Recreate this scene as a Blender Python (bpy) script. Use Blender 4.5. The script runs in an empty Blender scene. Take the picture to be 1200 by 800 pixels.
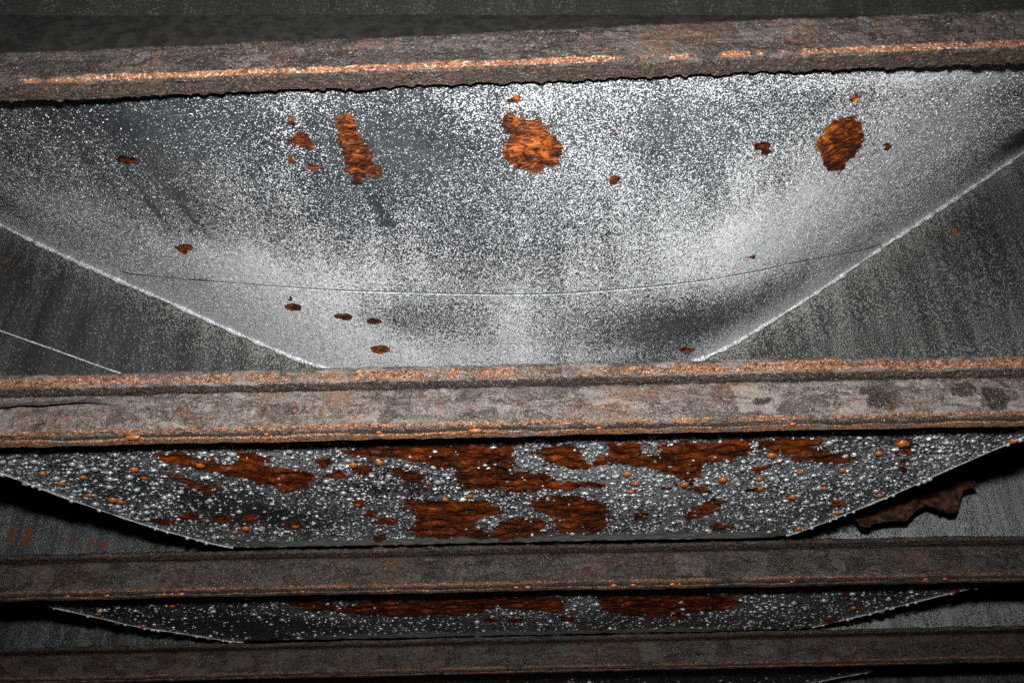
import bpy, math, random
import numpy as np
from mathutils import Matrix, Vector

# ------------------------------------------------------------------ camera, sky, flash, exposure
S = 0.42                    # metres per unit: the beams' undersides hang 1 unit (0.42 m) above the lens
ZC = 1.5                    # height of the lens above the ground
scene = bpy.context.scene
col = scene.collection
PITCH, ROLL = math.radians(33.7), math.radians(-1.15)
cam_data = bpy.data.cameras.new('camera')
cam = bpy.data.objects.new('camera', cam_data)
col.objects.link(cam)
cam_data.sensor_width = 36.0
cam_data.lens = 36.0 * 1100.0 / 1200.0
cam_data.clip_start = 0.01
cam_data.clip_end = 500.0
CAMR = Matrix.Rotation(math.pi / 2 + PITCH, 4, 'X') @ Matrix.Rotation(ROLL, 4, 'Z')
cam.matrix_world = Matrix.Translation((0, 0, ZC)) @ CAMR
scene.camera = cam

world = bpy.data.worlds.new('World')
scene.world = world
world.use_nodes = True
wn = world.node_tree
wn.nodes.clear()
sky = wn.nodes.new('ShaderNodeTexSky')
sky.sky_type = 'NISHITA'
sky.sun_disc = False
sky.sun_elevation = math.radians(1.0)
sky.sun_rotation = math.radians(180.0)
bg = wn.nodes.new('ShaderNodeBackground')
bg.inputs['Strength'].default_value = 0.0012     # night under the deck: next to no daylight gets in
wo = wn.nodes.new('ShaderNodeOutputWorld')
wn.links.new(sky.outputs[0], bg.inputs[0])
wn.links.new(bg.outputs[0], wo.inputs[0])

# the flash gun on the camera's hot shoe: the one light of the photograph
fl = bpy.data.lights.new('camera_flash', 'SPOT')
fl.energy = 57.0
fl.color = (1.0, 0.98, 0.955)
fl.shadow_soft_size = 0.016
fl.spot_size = math.radians(98)
fl.spot_blend = 1.0
flash = bpy.data.objects.new('camera_flash', fl)
col.objects.link(flash)
flash.matrix_world = Matrix.Translation((0, 0, ZC)) @ CAMR @ Matrix.Translation((0.0, 0.25 * S, 0.0)) @ Matrix.Rotation(math.radians(-5), 4, 'X')

scene.view_settings.view_transform = 'Standard'
scene.view_settings.look = 'None'
scene.view_settings.exposure = 0.0
scene.view_settings.gamma = 1.0
scene.render.engine = 'CYCLES'
scene.cycles.use_denoising = False
scene.cycles.max_bounces = 4
scene.cycles.caustics_reflective = False
scene.cycles.caustics_refractive = False
scene.cycles.diffuse_bounces = 2
scene.cycles.sample_clamp_indirect = 3.0

# ------------------------------------------------------------------ numeric helpers
rng = np.random.default_rng(11)

def hash2(ix, iy, seed):
    n = (ix.astype(np.int64) * 374761393 + iy.astype(np.int64) * 668265263 + seed * 974634777) & 0xffffffff
    n = ((n ^ (n >> 13)) * 1274126177) & 0xffffffff
    return ((n ^ (n >> 16)) & 0xffffff) / float(0xffffff)

def vnoise(x, y, seed=0):
    ix, iy = np.floor(x), np.floor(y)
    fx, fy = x - ix, y - iy
    fx = fx * fx * (3 - 2 * fx); fy = fy * fy * (3 - 2 * fy)
    a, b = hash2(ix, iy, seed), hash2(ix + 1, iy, seed)
    c, d = hash2(ix, iy + 1, seed), hash2(ix + 1, iy + 1, seed)
    return (a + (b - a) * fx) * (1 - fy) + (c + (d - c) * fx) * fy

def fbm(x, y, seed=0, octv=4, gain=0.5):
    s = np.zeros(np.broadcast(x, y).shape); a = 1.0; t = 0.0
    for k in range(octv):
        s = s + a * vnoise(x * 2 ** k + 17.3 * k, y * 2 ** k + 9.1 * k, seed + k); t += a; a *= gain
    return s / t

def sstep(a, b, x):
    t = np.clip((x - a) / (b - a), 0, 1)
    return t * t * (3 - 2 * t)

def poly_sd(x, y, poly):
    """signed distance to a closed polygon, negative inside"""
    p = np.asarray(poly, float); q = np.roll(p, -1, 0)
    d = np.full(x.shape, 1e9); ins = np.zeros(x.shape, bool)
    for (x0, y0), (x1, y1) in zip(p, q):
        ex, ey = x1 - x0, y1 - y0
        t = np.clip(((x - x0) * ex + (y - y0) * ey) / (ex * ex + ey * ey + 1e-12), 0, 1)
        d = np.minimum(d, np.hypot(x - x0 - t * ex, y - y0 - t * ey))
        c = ((y0 > y) != (y1 > y)) & (x < (x1 - x0) * (y - y0) / (y1 - y0 + 1e-12) + x0)
        ins ^= c
    return np.where(ins, -d, d)

def ell(x, y, e):
    """gaussian bump / ellipse radius from centre and two axis vectors"""
    cx, cy, ax, ay, bx, by = e[:6]
    det = ax * by - ay * bx
    u = ((x - cx) * by - (y - cy) * bx) / det
    v = (-(x - cx) * ay + (y - cy) * ax) / det
    return u * u + v * v

def W(x, y, z):
    """scene units -> metres"""
    return np.stack([np.asarray(x, float) * S, np.asarray(y, float) * S, ZC + np.asarray(z, float) * S], -1)

# GEOM BEGIN
# ------------------------------------------------------------------ where things are (units)
BEAM_Y = [0.994, 1.827, 2.865, 3.86, 4.87]
BEAM_TILT = [0.075, 0.0, 0.0, 0.0, 0.0]      # the nearest beam rises to the right
BEAM_SKEW = [0.042, 0.0, 0.002, -0.008, 0.0]
E1X = np.array([-2.25, -1.364, -1.203, -1.025, -0.856, -0.716, -0.581, -0.429, -0.30, -0.05, 0.15, 0.36, 0.47, 0.63, 0.775, 0.955, 1.143, 1.288, 1.438, 2.25])
E1Z = np.array([2.22, 1.679, 1.587, 1.489, 1.407, 1.33, 1.261, 1.187, 1.168, 1.162, 1.162, 1.172, 1.207, 1.307, 1.403, 1.531, 1.658, 1.762, 1.867, 2.46])
def e1(x):
    s = 0.0
    for o, w in ((-.08, .2), (-.04, .2), (0, .2), (.04, .2), (.08, .2)):
        s = s + w * np.interp(x + o, E1X, E1Z)
    return s
Y1N, Y1F = 1.032, 1.90
def plate1_near(x):
    return Y1N + BEAM_SKEW[0] * x
def plate1_z(x, y):
    yn = plate1_near(x)
    t = np.clip((y - yn) / (Y1F - yn), 0, 1)
    s = 1 - (1 - t) ** 1.45
    return (1 - s) * (1.205 + BEAM_TILT[0] * x + 0.022 * x * x) + s * e1(x)
def plate2_z(x, y):
    t = np.clip((y - 1.87) / (2.845 - 1.87), 0, 1)
    return 1.042 + 0.086 * t
def plate3_z(x, y):
    t = np.clip((y - 2.91) / (3.84 - 2.91), 0, 1)
    return 1.048 + 0.080 * t
def plate4_z(x, y):
    return 1.06 + 0.07 * np.clip((y - 3.9) / 0.95, 0, 1)
# GEOM END

# ---- marks, stains and edges measured on the plates (units)
RUST1 = [[(-0.2884,1.0919),(-0.2701,1.0838),(-0.2608,1.0974),(-0.2499,1.1207),(-0.2398,1.152),(-0.2362,1.1801),(-0.2373,1.2002),(-0.222,1.2218),(-0.2301,1.238),(-0.2568,1.2325),(-0.2778,1.2399),(-0.2815,1.2144),(-0.2896,1.1892),(-0.2887,1.1649),(-0.2866,1.1336),(-0.2892,1.1142)],[(-0.0095,1.1009),(0.025,1.109),(0.0542,1.1242),(0.0735,1.1423),(0.0907,1.1775),(0.0884,1.2044),(0.083,1.2318),(0.0586,1.2461),(0.0338,1.248),(0.0094,1.2218),(-0.0054,1.1927),(-0.0047,1.1546),(-0.0101,1.1281)],[(0.5892,1.1969),(0.6148,1.1905),(0.6463,1.2073),(0.6604,1.2389),(0.6675,1.2797),(0.6733,1.3172),(0.6584,1.3366),(0.6556,1.3614),(0.6125,1.3382),(0.5934,1.2971),(0.5712,1.2667),(0.5691,1.2351),(0.5838,1.2173)],[(-0.3848,1.1384),(-0.3626,1.1294),(-0.3523,1.1142),(-0.3442,1.1242),(-0.3382,1.1462),(-0.3433,1.1578),(-0.363,1.1533)]]
SPOT1 = [(-0.3581,1.0932,0.0098,0.0006,-0.0015,0.0071),(-0.3851,1.1814,0.009,-0.0,-0.0018,0.0084),(-0.3385,1.2034,0.0119,0.0006,-0.0015,0.0084),(-0.6825,1.2082,0.0149,-0.0019,-0.0062,0.0149),(-0.6882,1.5282,0.0236,-0.0123,-0.0075,0.0213),(-0.6897,1.5434,0.012,-0.0065,-0.0078,0.022),(0.4578,1.2328,0.0185,0.0039,0.0021,0.0103),(0.4715,1.2441,0.0101,0.0019,0.0017,0.0084),(0.191,1.2739,0.0095,0.0006,0.0009,0.0123),(0.008,1.0812,0.01,0.0006,-0.0001,0.0071),(-0.4746,1.6465,0.0193,-0.009,-0.0032,0.0149),(-0.3639,1.6517,0.0192,-0.0032,-0.0021,0.0129),(-0.2988,1.6643,0.0149,-0.0006,-0.0012,0.009),(-0.2974,1.7703,0.0195,-0.0013,-0.0022,0.0175),(0.4085,1.8301,0.02,0.0097,0.0022,0.0149),(0.1811,1.1575,0.006,0.0006,0.0004,0.0058),(0.7378,1.3172,0.0084,0.0032,0.0038,0.0097),(0.6137,1.152,0.0067,0.0013,0.002,0.0065),(0.5077,1.5557,0.0109,0.0058,0.0016,0.0078),(-0.2735,1.2422,0.0092,0.0,-0.0012,0.0084),(-0.4738,1.6168,0.0063,-0.0026,-0.0018,0.0078)]
DARK1 = [(-0.2377,1.3498,0.0144,0.0006,-0.0014,0.0116),(-0.2477,1.3029,0.0075,-0.0052,0.0064,0.0239),(-0.7106,1.6911,0.0331,-0.0233,-0.0068,0.02)]
DEW1 = [(-0.6298,1.0848,0.255,0.0375,-0.0562,0.1254,-0.34),(-0.1694,1.1514,0.1383,0.0103,-0.0134,0.1338,-0.32),(0.4431,1.7377,0.2334,0.009,0.0328,0.0983,-0.55),(-0.6712,1.311,0.0676,-0.0685,0.0026,0.1448,-0.2),(-0.5861,1.3324,0.0452,-0.0465,0.0126,0.1112,-0.16),(-0.2022,1.6627,0.161,0.0407,-0.0142,0.0802,-0.32),(0.2455,1.1578,0.1667,0.0162,0.0095,0.0931,-0.14),(0.5415,1.1226,0.0958,0.0155,0.0095,0.0356,-0.12),(0.4126,1.3414,0.1048,0.0239,0.016,0.0924,-0.12),(-0.0968,1.4296,0.2004,0.0103,-0.0056,0.0995,-0.06),(-0.3916,1.7968,0.2821,0.0504,-0.0522,0.1739,0.62),(-0.572,1.6229,0.2645,-0.0537,-0.0531,0.1441,0.5),(0.6383,1.5279,0.2619,0.0097,0.0955,0.1984,0.58),(0.4343,1.5702,0.121,-0.0162,0.035,0.0918,0.22),(0.0366,1.0767,0.5984,0.0265,0.0008,0.0246,0.12),(0.6776,1.1158,0.2892,0.031,0.0111,0.0271,0.15),(-0.0785,1.1022,0.0857,0.0071,-0.0025,0.0446,0.18),(0.0442,1.1678,0.0895,0.0071,0.0006,0.1041,0.12),(-0.3746,1.1388,0.03,0.0078,-0.0366,0.117,0.18),(0.188,1.1901,0.0461,0.0097,0.0005,0.1332,0.16),(0.0007,1.6837,0.0745,0.0032,-0.0016,0.1396,0.18),(0.195,1.8091,0.3135,-0.0013,0.0045,0.0485,0.16),(0.9356,1.4151,0.0891,-0.1441,0.2904,0.3911,0.4),(-1.0819,1.6801,0.1866,0.073,-0.1758,0.2624,0.5),(-0.6218,1.5295,0.2009,0.0407,-0.0385,0.0814,0.1),(0.418,1.2781,0.1277,-0.0032,0.0204,0.0659,0.1),(-0.752,1.3023,-0.0152,0.1254,-0.0075,0.0071,-0.25),(-0.6996,1.3188,-0.0015,0.1254,-0.007,0.0071,-0.25),(-0.6307,1.3152,0.0167,0.1054,-0.0083,0.009,-0.225),(-0.6152,1.3692,0.0077,0.0899,-0.0066,0.0071,-0.225),(-0.6951,1.396,0.0069,0.0718,-0.0076,0.009,-0.2),(-1.1708,1.6556,-0.0671,0.1745,-0.0345,0.0427,-0.25),(-0.7659,1.259,-0.0147,0.0847,-0.0073,0.0065,-0.2),(-0.2408,1.2987,0.0136,0.0562,-0.0076,0.0052,-0.225)]
SEAM1 = [(-0.9711,1.8475),(-0.7919,1.7263),(-0.6106,1.62),(-0.4435,1.5622),(-0.2984,1.5554),(-0.1399,1.566),(0.002,1.5748),(0.145,1.578),(0.2882,1.5728),(0.4358,1.5793),(0.6077,1.6388),(0.769,1.7357),(0.9487,1.8857)]
RUST2 = [[(-0.8766,2.0505),(-0.8133,2.0481),(-0.7579,2.1078),(-0.701,2.1341),(-0.6785,2.0501),(-0.6297,2.0469),(-0.6203,2.1385),(-0.5545,2.1843),(-0.5174,2.2424),(-0.5578,2.332),(-0.6292,2.3209),(-0.6826,2.2584),(-0.7246,2.2054),(-0.7934,2.1409),(-0.8772,2.1015)],[(-0.886,2.1596),(-0.8427,2.2301),(-0.8019,2.2974),(-0.8348,2.3157),(-0.8816,2.2472)],[(-0.4243,2.0632),(-0.2941,2.0266),(-0.1082,2.0254),(-0.0112,2.0306),(-0.0152,2.3639),(-0.1583,2.3352),(-0.1496,2.1946),(-0.2235,2.1604),(-0.2743,2.1281),(-0.3871,2.0935)],[(-0.3329,2.1664),(-0.2412,2.2329),(-0.2444,2.3165),(-0.318,2.2221)],[(-0.313,2.4161),(-0.1886,2.438),(-0.0648,2.467),(-0.0475,2.559),(-0.1062,2.5949),(-0.1396,2.6578),(-0.0915,2.7553),(-0.0105,2.6008),(0.0527,2.6048),(0.0921,2.6729),(0.0811,2.7757),(-0.0125,2.8051),(-0.2993,2.7677),(-0.3228,2.688),(-0.2764,2.608),(-0.2985,2.5049)],[(0.0507,2.4165),(0.1693,2.4093),(0.2445,2.4638),(0.2807,2.5797),(0.2752,2.7016),(0.2406,2.7685),(0.1393,2.7617),(0.1211,2.6092),(0.0519,2.5268)],[(0.0515,2.0831),(0.1397,2.0278),(0.1548,2.1226),(0.1951,2.1835),(0.1479,2.205),(0.0914,2.154)],[(-0.0293,2.2384),(0.0756,2.2317),(0.1228,2.3049),(0.2211,2.3038),(0.2473,2.3452),(0.1362,2.3523),(-0.0319,2.3834)],[(0.2157,2.021),(0.3048,2.0254),(0.3146,2.1142),(0.3714,2.1401),(0.3728,2.0397),(0.574,2.029),(0.5846,2.1285),(0.4863,2.1815),(0.4839,2.2739),(0.448,2.291),(0.3936,2.2249),(0.3466,2.2038),(0.2552,2.1688)],[(0.4403,2.3165),(0.5429,2.3758),(0.5419,2.4105),(0.4755,2.3651)],[(0.4961,2.5773),(0.5439,2.5192),(0.5555,2.4467),(0.5961,2.4706),(0.5849,2.5829),(0.5227,2.6673)],[(0.6025,2.6809),(0.653,2.7008),(0.6429,2.7864)],[(0.5948,2.0298),(0.7597,2.0278),(0.7371,2.0971),(0.7993,2.1285),(0.8574,2.1429),(0.8631,2.1962),(0.7355,2.1715),(0.6285,2.0859)],[(0.938,2.0529),(0.9784,2.0604),(1.0094,2.1453),(0.9677,2.1373)]]
SPOT2 = [(-0.4763,2.1289,0.0212,0.0016,-0.0053,0.0287),(-0.3892,2.1934,0.0239,0.0016,-0.0045,0.0303),(-0.4687,2.2201,0.0329,0.0024,-0.0044,0.0247),(-0.4386,2.4443,0.0165,0.0016,-0.0044,0.0287),(-0.3854,2.6092,0.0277,0.0016,-0.0041,0.0319),(-0.4256,2.7772,0.0211,0.0016,-0.0047,0.035),(-0.4169,2.528,0.0172,0.0008,-0.0033,0.0231),(-0.8489,2.5554,0.0319,0.0016,-0.0107,0.0382),(-0.9345,2.5264,0.0266,0.0016,-0.0119,0.0382),(-0.7706,2.5606,0.0223,0.0008,-0.0099,0.039),(0.3684,2.6008,0.0229,0.0016,0.0054,0.0486),(1.02,2.2536,0.0138,0.0008,0.0068,0.0191),(1.0023,2.1978,0.0135,0.0008,0.0089,0.0247),(-0.9606,2.2046,0.0152,0.0008,-0.0065,0.0183),(0.2215,2.1552,0.0218,0.0016,0.0018,0.0239),(0.411,2.3547,0.0189,0.0016,0.0028,0.0207),(-0.663,2.6403,0.0227,0.0016,-0.007,0.0327),(-1.032,2.5594,0.0291,0.0024,-0.0078,0.0231),(0.9402,2.5284,0.0301,0.0016,0.0069,0.0231),(0.6385,2.2261,0.0204,0.0016,0.0055,0.0247),(0.6543,2.4033,0.0191,0.0008,0.0046,0.0215)]
DEW2 = [(-0.7952,2.4228,0.2167,0.1513,-0.0464,0.1394,-0.3),(-0.3099,2.3464,0.1614,0.0096,-0.0062,0.0542,-0.25),(-0.6881,2.5817,0.2813,0.0852,-0.0235,0.0948,-0.2),(0.8776,2.5248,0.0979,-0.1473,0.057,0.1442,-0.15),(0.3792,2.287,0.3435,0.0191,0.0246,0.1943,0.2),(-0.5608,2.1126,0.1724,0.082,-0.0213,0.0788,0.2),(0.1672,2.1524,0.1955,0.0104,0.0096,0.176,0.2),(0.8818,2.2213,0.2836,-0.1434,0.0572,0.1529,0.1),(0.4911,2.5773,0.3037,0.0191,0.0237,0.1577,0.15),(-0.4257,2.6813,0.154,0.0104,-0.0116,0.0844,0.15)]
EDGE2L = [(-0.9191,2.8258),(-0.9949,2.7211),(-1.0729,2.6056),(-1.1638,2.4511),(-1.2377,2.2918),(-1.3011,2.1425)]
EDGE2R = [(0.8765,2.8111),(0.9377,2.694),(0.9949,2.5853),(1.0819,2.4073),(1.1544,2.2361),(1.2306,2.0628)]
ORANGE2 = [(-1.2013,2.1604),(-1.1138,2.1958),(-0.9627,2.1437),(-0.9584,2.2046),(-1.151,2.3308),(-1.1057,2.375),(-0.8545,2.6868),(0.7512,2.2572),(0.8618,2.2508),(0.6476,2.1317),(0.8553,2.3942),(0.7848,2.4603),(0.9565,2.0756),(0.9533,2.606),(0.8789,2.7581),(1.0286,2.4535),(1.229,2.0732),(0.2953,2.244),(0.3255,2.3165),(0.5562,2.297),(0.4586,2.3308),(0.6736,2.3838),(-0.441,2.4443),(-0.1267,2.3989),(-0.1947,2.4232),(-0.6587,2.6323),(-0.4088,2.1504),(-0.3398,2.1365),(-1.1862,2.2361),(-0.7865,2.1178),(-0.8106,2.6474),(-1.0903,2.3902),(0.9196,2.1349),(0.3208,2.3834),(0.6555,2.3026)]
WHITE2 = [(-1.1,2.1007),(-1.0253,2.1106),(-1.2776,2.193),(-1.0394,2.1632),(-1.1856,2.0788),(-1.2617,2.0748),(-1.0136,2.2524),(-0.9426,2.3499),(-0.9586,2.3631),(-1.0338,2.4372),(-0.8578,2.301),(-1.0492,2.481),(-0.843,2.391),(-1.0497,2.2122),(-1.0598,2.1381),(-1.0123,2.2986),(-0.2738,2.1636),(0.2316,2.2596),(0.6058,2.3392),(0.9051,2.3563),(0.9425,2.2369),(0.5935,2.2237),(0.1622,2.2683),(1.128,2.068),(0.965,2.0815),(0.8391,2.1536),(0.6601,2.4527),(-1.2746,2.1321),(-1.1831,2.1982),(-1.1626,2.4001),(-1.2776,2.2309),(-1.1754,2.2954),(-1.0864,2.119),(-0.8751,2.0955),(-0.791,2.4969),(-0.7824,2.6578),(0.7717,2.3093),(0.935,2.3185),(1.0743,2.2018),(0.6903,2.3046),(0.7761,2.5638),(0.8776,2.5248),(1.0054,2.3225),(0.5289,2.5033),(0.4204,2.4244)]
RUST3 = [[(-0.6703,3.3718),(-0.5439,3.2525),(-0.1214,3.2013),(0.1614,3.2368),(0.1635,3.4582),(-0.0195,3.3879),(-0.081,3.3562),(-0.147,3.4586),(-0.4341,3.4755)],[(0.2809,3.2343),(0.5496,3.2318),(0.7621,3.2491),(0.8129,3.3799),(0.7606,3.4827),(0.5891,3.5094),(0.5333,3.5758),(0.3114,3.4438)],[(-0.8131,3.1805),(-0.7358,3.1628),(-0.6309,3.3223),(-0.759,3.3507)]]
SPOT3 = [(1.5757,3.2787,0.0502,0.0042,0.0157,0.0381),(-1.2078,3.2343,0.0144,0.0017,-0.0122,0.0372),(1.2377,3.6986,0.0276,0.0025,0.0135,0.0466),(1.2553,3.4844,0.0197,0.0017,0.0131,0.0423),(-0.1025,3.5623,0.0259,0.0025,-0.0013,0.0432),(-0.0051,3.586,0.0262,0.0025,-0.0003,0.044),(0.1906,3.5741,0.0262,0.0025,0.0019,0.044),(0.6138,3.5686,0.0264,0.0025,0.0064,0.044),(1.1584,3.2694,0.0156,0.0017,0.0112,0.0372)]
DEW3 = [(-0.5873,3.6533,0.3936,0.0364,-0.0266,0.1828,0.1),(0.227,3.3435,0.0927,0.0076,0.0114,0.2091,0.4),(-0.0202,3.4561,0.1582,0.0135,-0.0013,0.138,0.3),(-0.7469,3.4476,0.1894,0.1532,-0.0245,0.1083,0.3),(0.9236,3.429,0.385,0.033,0.0565,0.2455,0.25),(-1.0097,3.6139,0.4505,0.0423,-0.0522,0.2091,-0.35)]
EDGE3L = [(-1.1423,3.8666),(-1.2759,3.7307),(-1.4451,3.5433),(-1.5915,3.2787)]
EDGE3R = [(1.2081,3.7731),(1.3491,3.5763),(1.4677,3.3702),(1.5644,3.2296)]
ORANGE3 = [(-1.5095,3.3388),(-1.42,3.5454),(-1.3362,3.6766),(-1.2405,3.7832),(-1.2119,3.2466),(1.3829,3.5509),(1.2553,3.4844),(1.5425,3.2639),(-1.4924,3.4802)]
FLAP = [(1.1152,1.1978),(1.1677,1.2229),(1.2713,1.2419),(1.3359,1.2619),(1.3896,1.2769),(1.4437,1.2919),(1.5011,1.3179),(1.5384,1.3253),(1.5518,1.3196),(1.5207,1.3164),(1.4875,1.2964),(1.47,1.2751),(1.4666,1.2484),(1.4444,1.2223),(1.4184,1.2176),(1.4065,1.2284),(1.3904,1.2235),(1.3875,1.2501),(1.3339,1.2539),(1.3067,1.2253),(1.2792,1.1943),(1.2541,1.1922),(1.2475,1.2054),(1.2107,1.1957),(1.1856,1.1936),(1.1715,1.1966),(1.1522,1.1761),(1.1234,1.1793)]
WSEAM = [(-1.3582,1.3707),(-1.2608,1.3271),(-1.1202,1.2709),(-1.0057,1.224),(-0.9115,1.1857),(-0.8272,1.1483)]
BARDARK2 = [(0.8224,1.0471,0.0312,0.0291),(0.7941,1.0655,0.0167,0.0125),(1.0134,1.0604,0.0333,0.0208),(1.0734,1.0368,0.0291,0.0291),(0.5602,1.0443,0.0208,0.0104),(-0.8955,1.1116,0.0416,0.0083)]
BARRUST2 = [(-1.0816,1.0449,0.025,0.0167),(-1.015,1.0456,0.0104,0.0104),(-0.9914,1.0428,0.0104,0.0125),(-0.745,1.0525,0.0187,0.0167),(-0.7243,1.0215,0.025,0.0104),(-0.8444,1.0243,0.0125,0.0104),(-0.4899,1.0466,0.0208,0.0187),(-0.1653,1.0501,0.0146,0.0187),(0.02,1.0436,0.0146,0.0125),(0.1497,1.0428,0.0167,0.0167),(-0.5703,1.0051,0.0167,0.0104),(0.4594,1.0467,0.0167,0.0167),(0.7691,1.0395,0.025,0.0187),(1.0802,1.0279,0.0146,0.0167),(0.2554,1.0514,0.0167,0.0125),(-0.0889,1.0527,0.0167,0.0104)]
WEBRUST2 = [(1.1724,1.5829,0.0087,0.0303),(-1.3128,1.5552,0.013,0.0108)]
WEBRUST3 = [(-1.8368,1.3391,0.0147,0.0587),(-1.7773,1.3378,0.0183,0.0587),(-1.6209,1.3214,0.0147,0.0404),(-1.543,1.3067,0.0147,0.0294),(-1.4949,1.2992,0.0183,0.022)]
WEBRUST4 = [(-1.7167,1.154,0.0224,0.0358)]

# ------------------------------------------------------------------ object helpers
def mesh_from(name, verts, quads=None, tris=None, smooth=True):
    me = bpy.data.meshes.new(name)
    nq = 0 if quads is None else len(quads)
    nt = 0 if tris is None else len(tris)
    loops = []
    if nq: loops.append(np.asarray(quads).ravel())
    if nt: loops.append(np.asarray(tris).ravel())
    lv = np.concatenate(loops).astype(np.int32)
    starts = np.concatenate([np.arange(nq) * 4, nq * 4 + np.arange(nt) * 3]).astype(np.int32)
    totals = np.concatenate([np.full(nq, 4), np.full(nt, 3)]).astype(np.int32)
    me.vertices.add(len(verts)); me.vertices.foreach_set('co', np.ascontiguousarray(verts, dtype=np.float32).ravel())
    me.loops.add(len(lv)); me.loops.foreach_set('vertex_index', lv)
    me.polygons.add(nq + nt); me.polygons.foreach_set('loop_start', starts); me.polygons.foreach_set('loop_total', totals)
    me.polygons.foreach_set('use_smooth', np.full(nq + nt, smooth))
    me.update(calc_edges=True); me.validate()
    return me

def add_attr(me, name, vals):
    a = me.attributes.new(name, 'FLOAT', 'POINT')
    a.data.foreach_set('value', np.ascontiguousarray(vals, dtype=np.float32).ravel())

def put(name, me, mat, parent=None):
    o = bpy.data.objects.new(name, me)
    if mat is not None and not me.materials: me.materials.append(mat)
    col.objects.link(o)
    if parent is not None: o.parent = parent
    return o

def thing(name, label, cat, loc, group=None):
    o = bpy.data.objects.new(name, None)
    col.objects.link(o)
    o.location = loc
    o.empty_display_size = 0.05
    o['label'] = label; o['category'] = cat; o['kind'] = 'thing'
    if group: o['group'] = group
    return o

def grid_quads(nu, nv):
    i = np.arange(nu - 1)[:, None] * nv + np.arange(nv - 1)[None, :]
    return np.stack([i, i + 1, i + nv + 1, i + nv], -1).reshape(-1, 4)

def slab(name, pts, mat, parent, org, thick, attrs=None, flip=False):
    """a sheet given as a (nu, nv, 3) grid of its underside, closed with rim and coarse top face"""
    nu, nv = pts.shape[:2]
    v = pts.reshape(-1, 3)
    q = grid_quads(nu, nv)
    if flip: q = q[:, ::-1]
    su = np.unique(np.append(np.arange(0, nu, 12), nu - 1)); sv = np.unique(np.append(np.arange(0, nv, 12), nv - 1))
    top = (pts[su][:, sv] + np.asarray(thick)).reshape(-1, 3)
    qt = grid_quads(len(su), len(sv)) + len(v)
    if not flip: qt = qt[:, ::-1]
    rim_u = np.concatenate([np.arange(nu) * nv + 0]), np.arange(nu) * nv + nv - 1
    allv = [v, top]; quads = [q, qt]; base = len(v) + len(top)
    for idx in (rim_u[0], rim_u[1], np.arange(nv), (nu - 1) * nv + np.arange(nv)):
        a = v[idx]; b = a + np.asarray(thick); n = len(idx)
        allv += [a, b]
        k = np.arange(n - 1)
        quads.append(np.stack([base + k, base + k + 1, base + n + k + 1, base + n + k], -1))
        base += 2 * n
    av = np.concatenate(allv)
    me = mesh_from(name, av - np.asarray(org), np.concatenate(quads))
    if attrs:
        for k, a in attrs.items():
            full = np.zeros(len(av)); full[:len(v)] = a.ravel(); add_attr(me, k, full)
    return put(name, me, mat, parent)

def tube(name, pts, rad, mat, parent, org, seg=7, seed=0):
    """bead swept along a polyline in metres, radius may vary"""
    pts = np.asarray(pts); n = len(pts)
    rad = np.broadcast_to(rad, (n,))
    t = np.gradient(pts, axis=0); t /= np.linalg.norm(t, axis=1)[:, None]
    up = np.cross(t, np.array([0, 1.0, 0.02])); up /= np.linalg.norm(up, axis=1)[:, None]
    sd = np.cross(t, up)
    a = np.arange(seg) / seg * 2 * math.pi
    ring = pts[:, None] + rad[:, None, None] * (np.cos(a)[None, :, None] * up[:, None] + np.sin(a)[None, :, None] * sd[:, None])
    i = np.arange(n - 1)[:, None] * seg; j = np.arange(seg)[None, :]; j2 = (j + 1) % seg
    q = np.stack([i + j, i + j2, i + seg + j2, i + seg + j], -1).reshape(-1, 4)
    return put(name, mesh_from(name, ring.reshape(-1, 3) - np.asarray(org), q), mat, parent)

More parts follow.
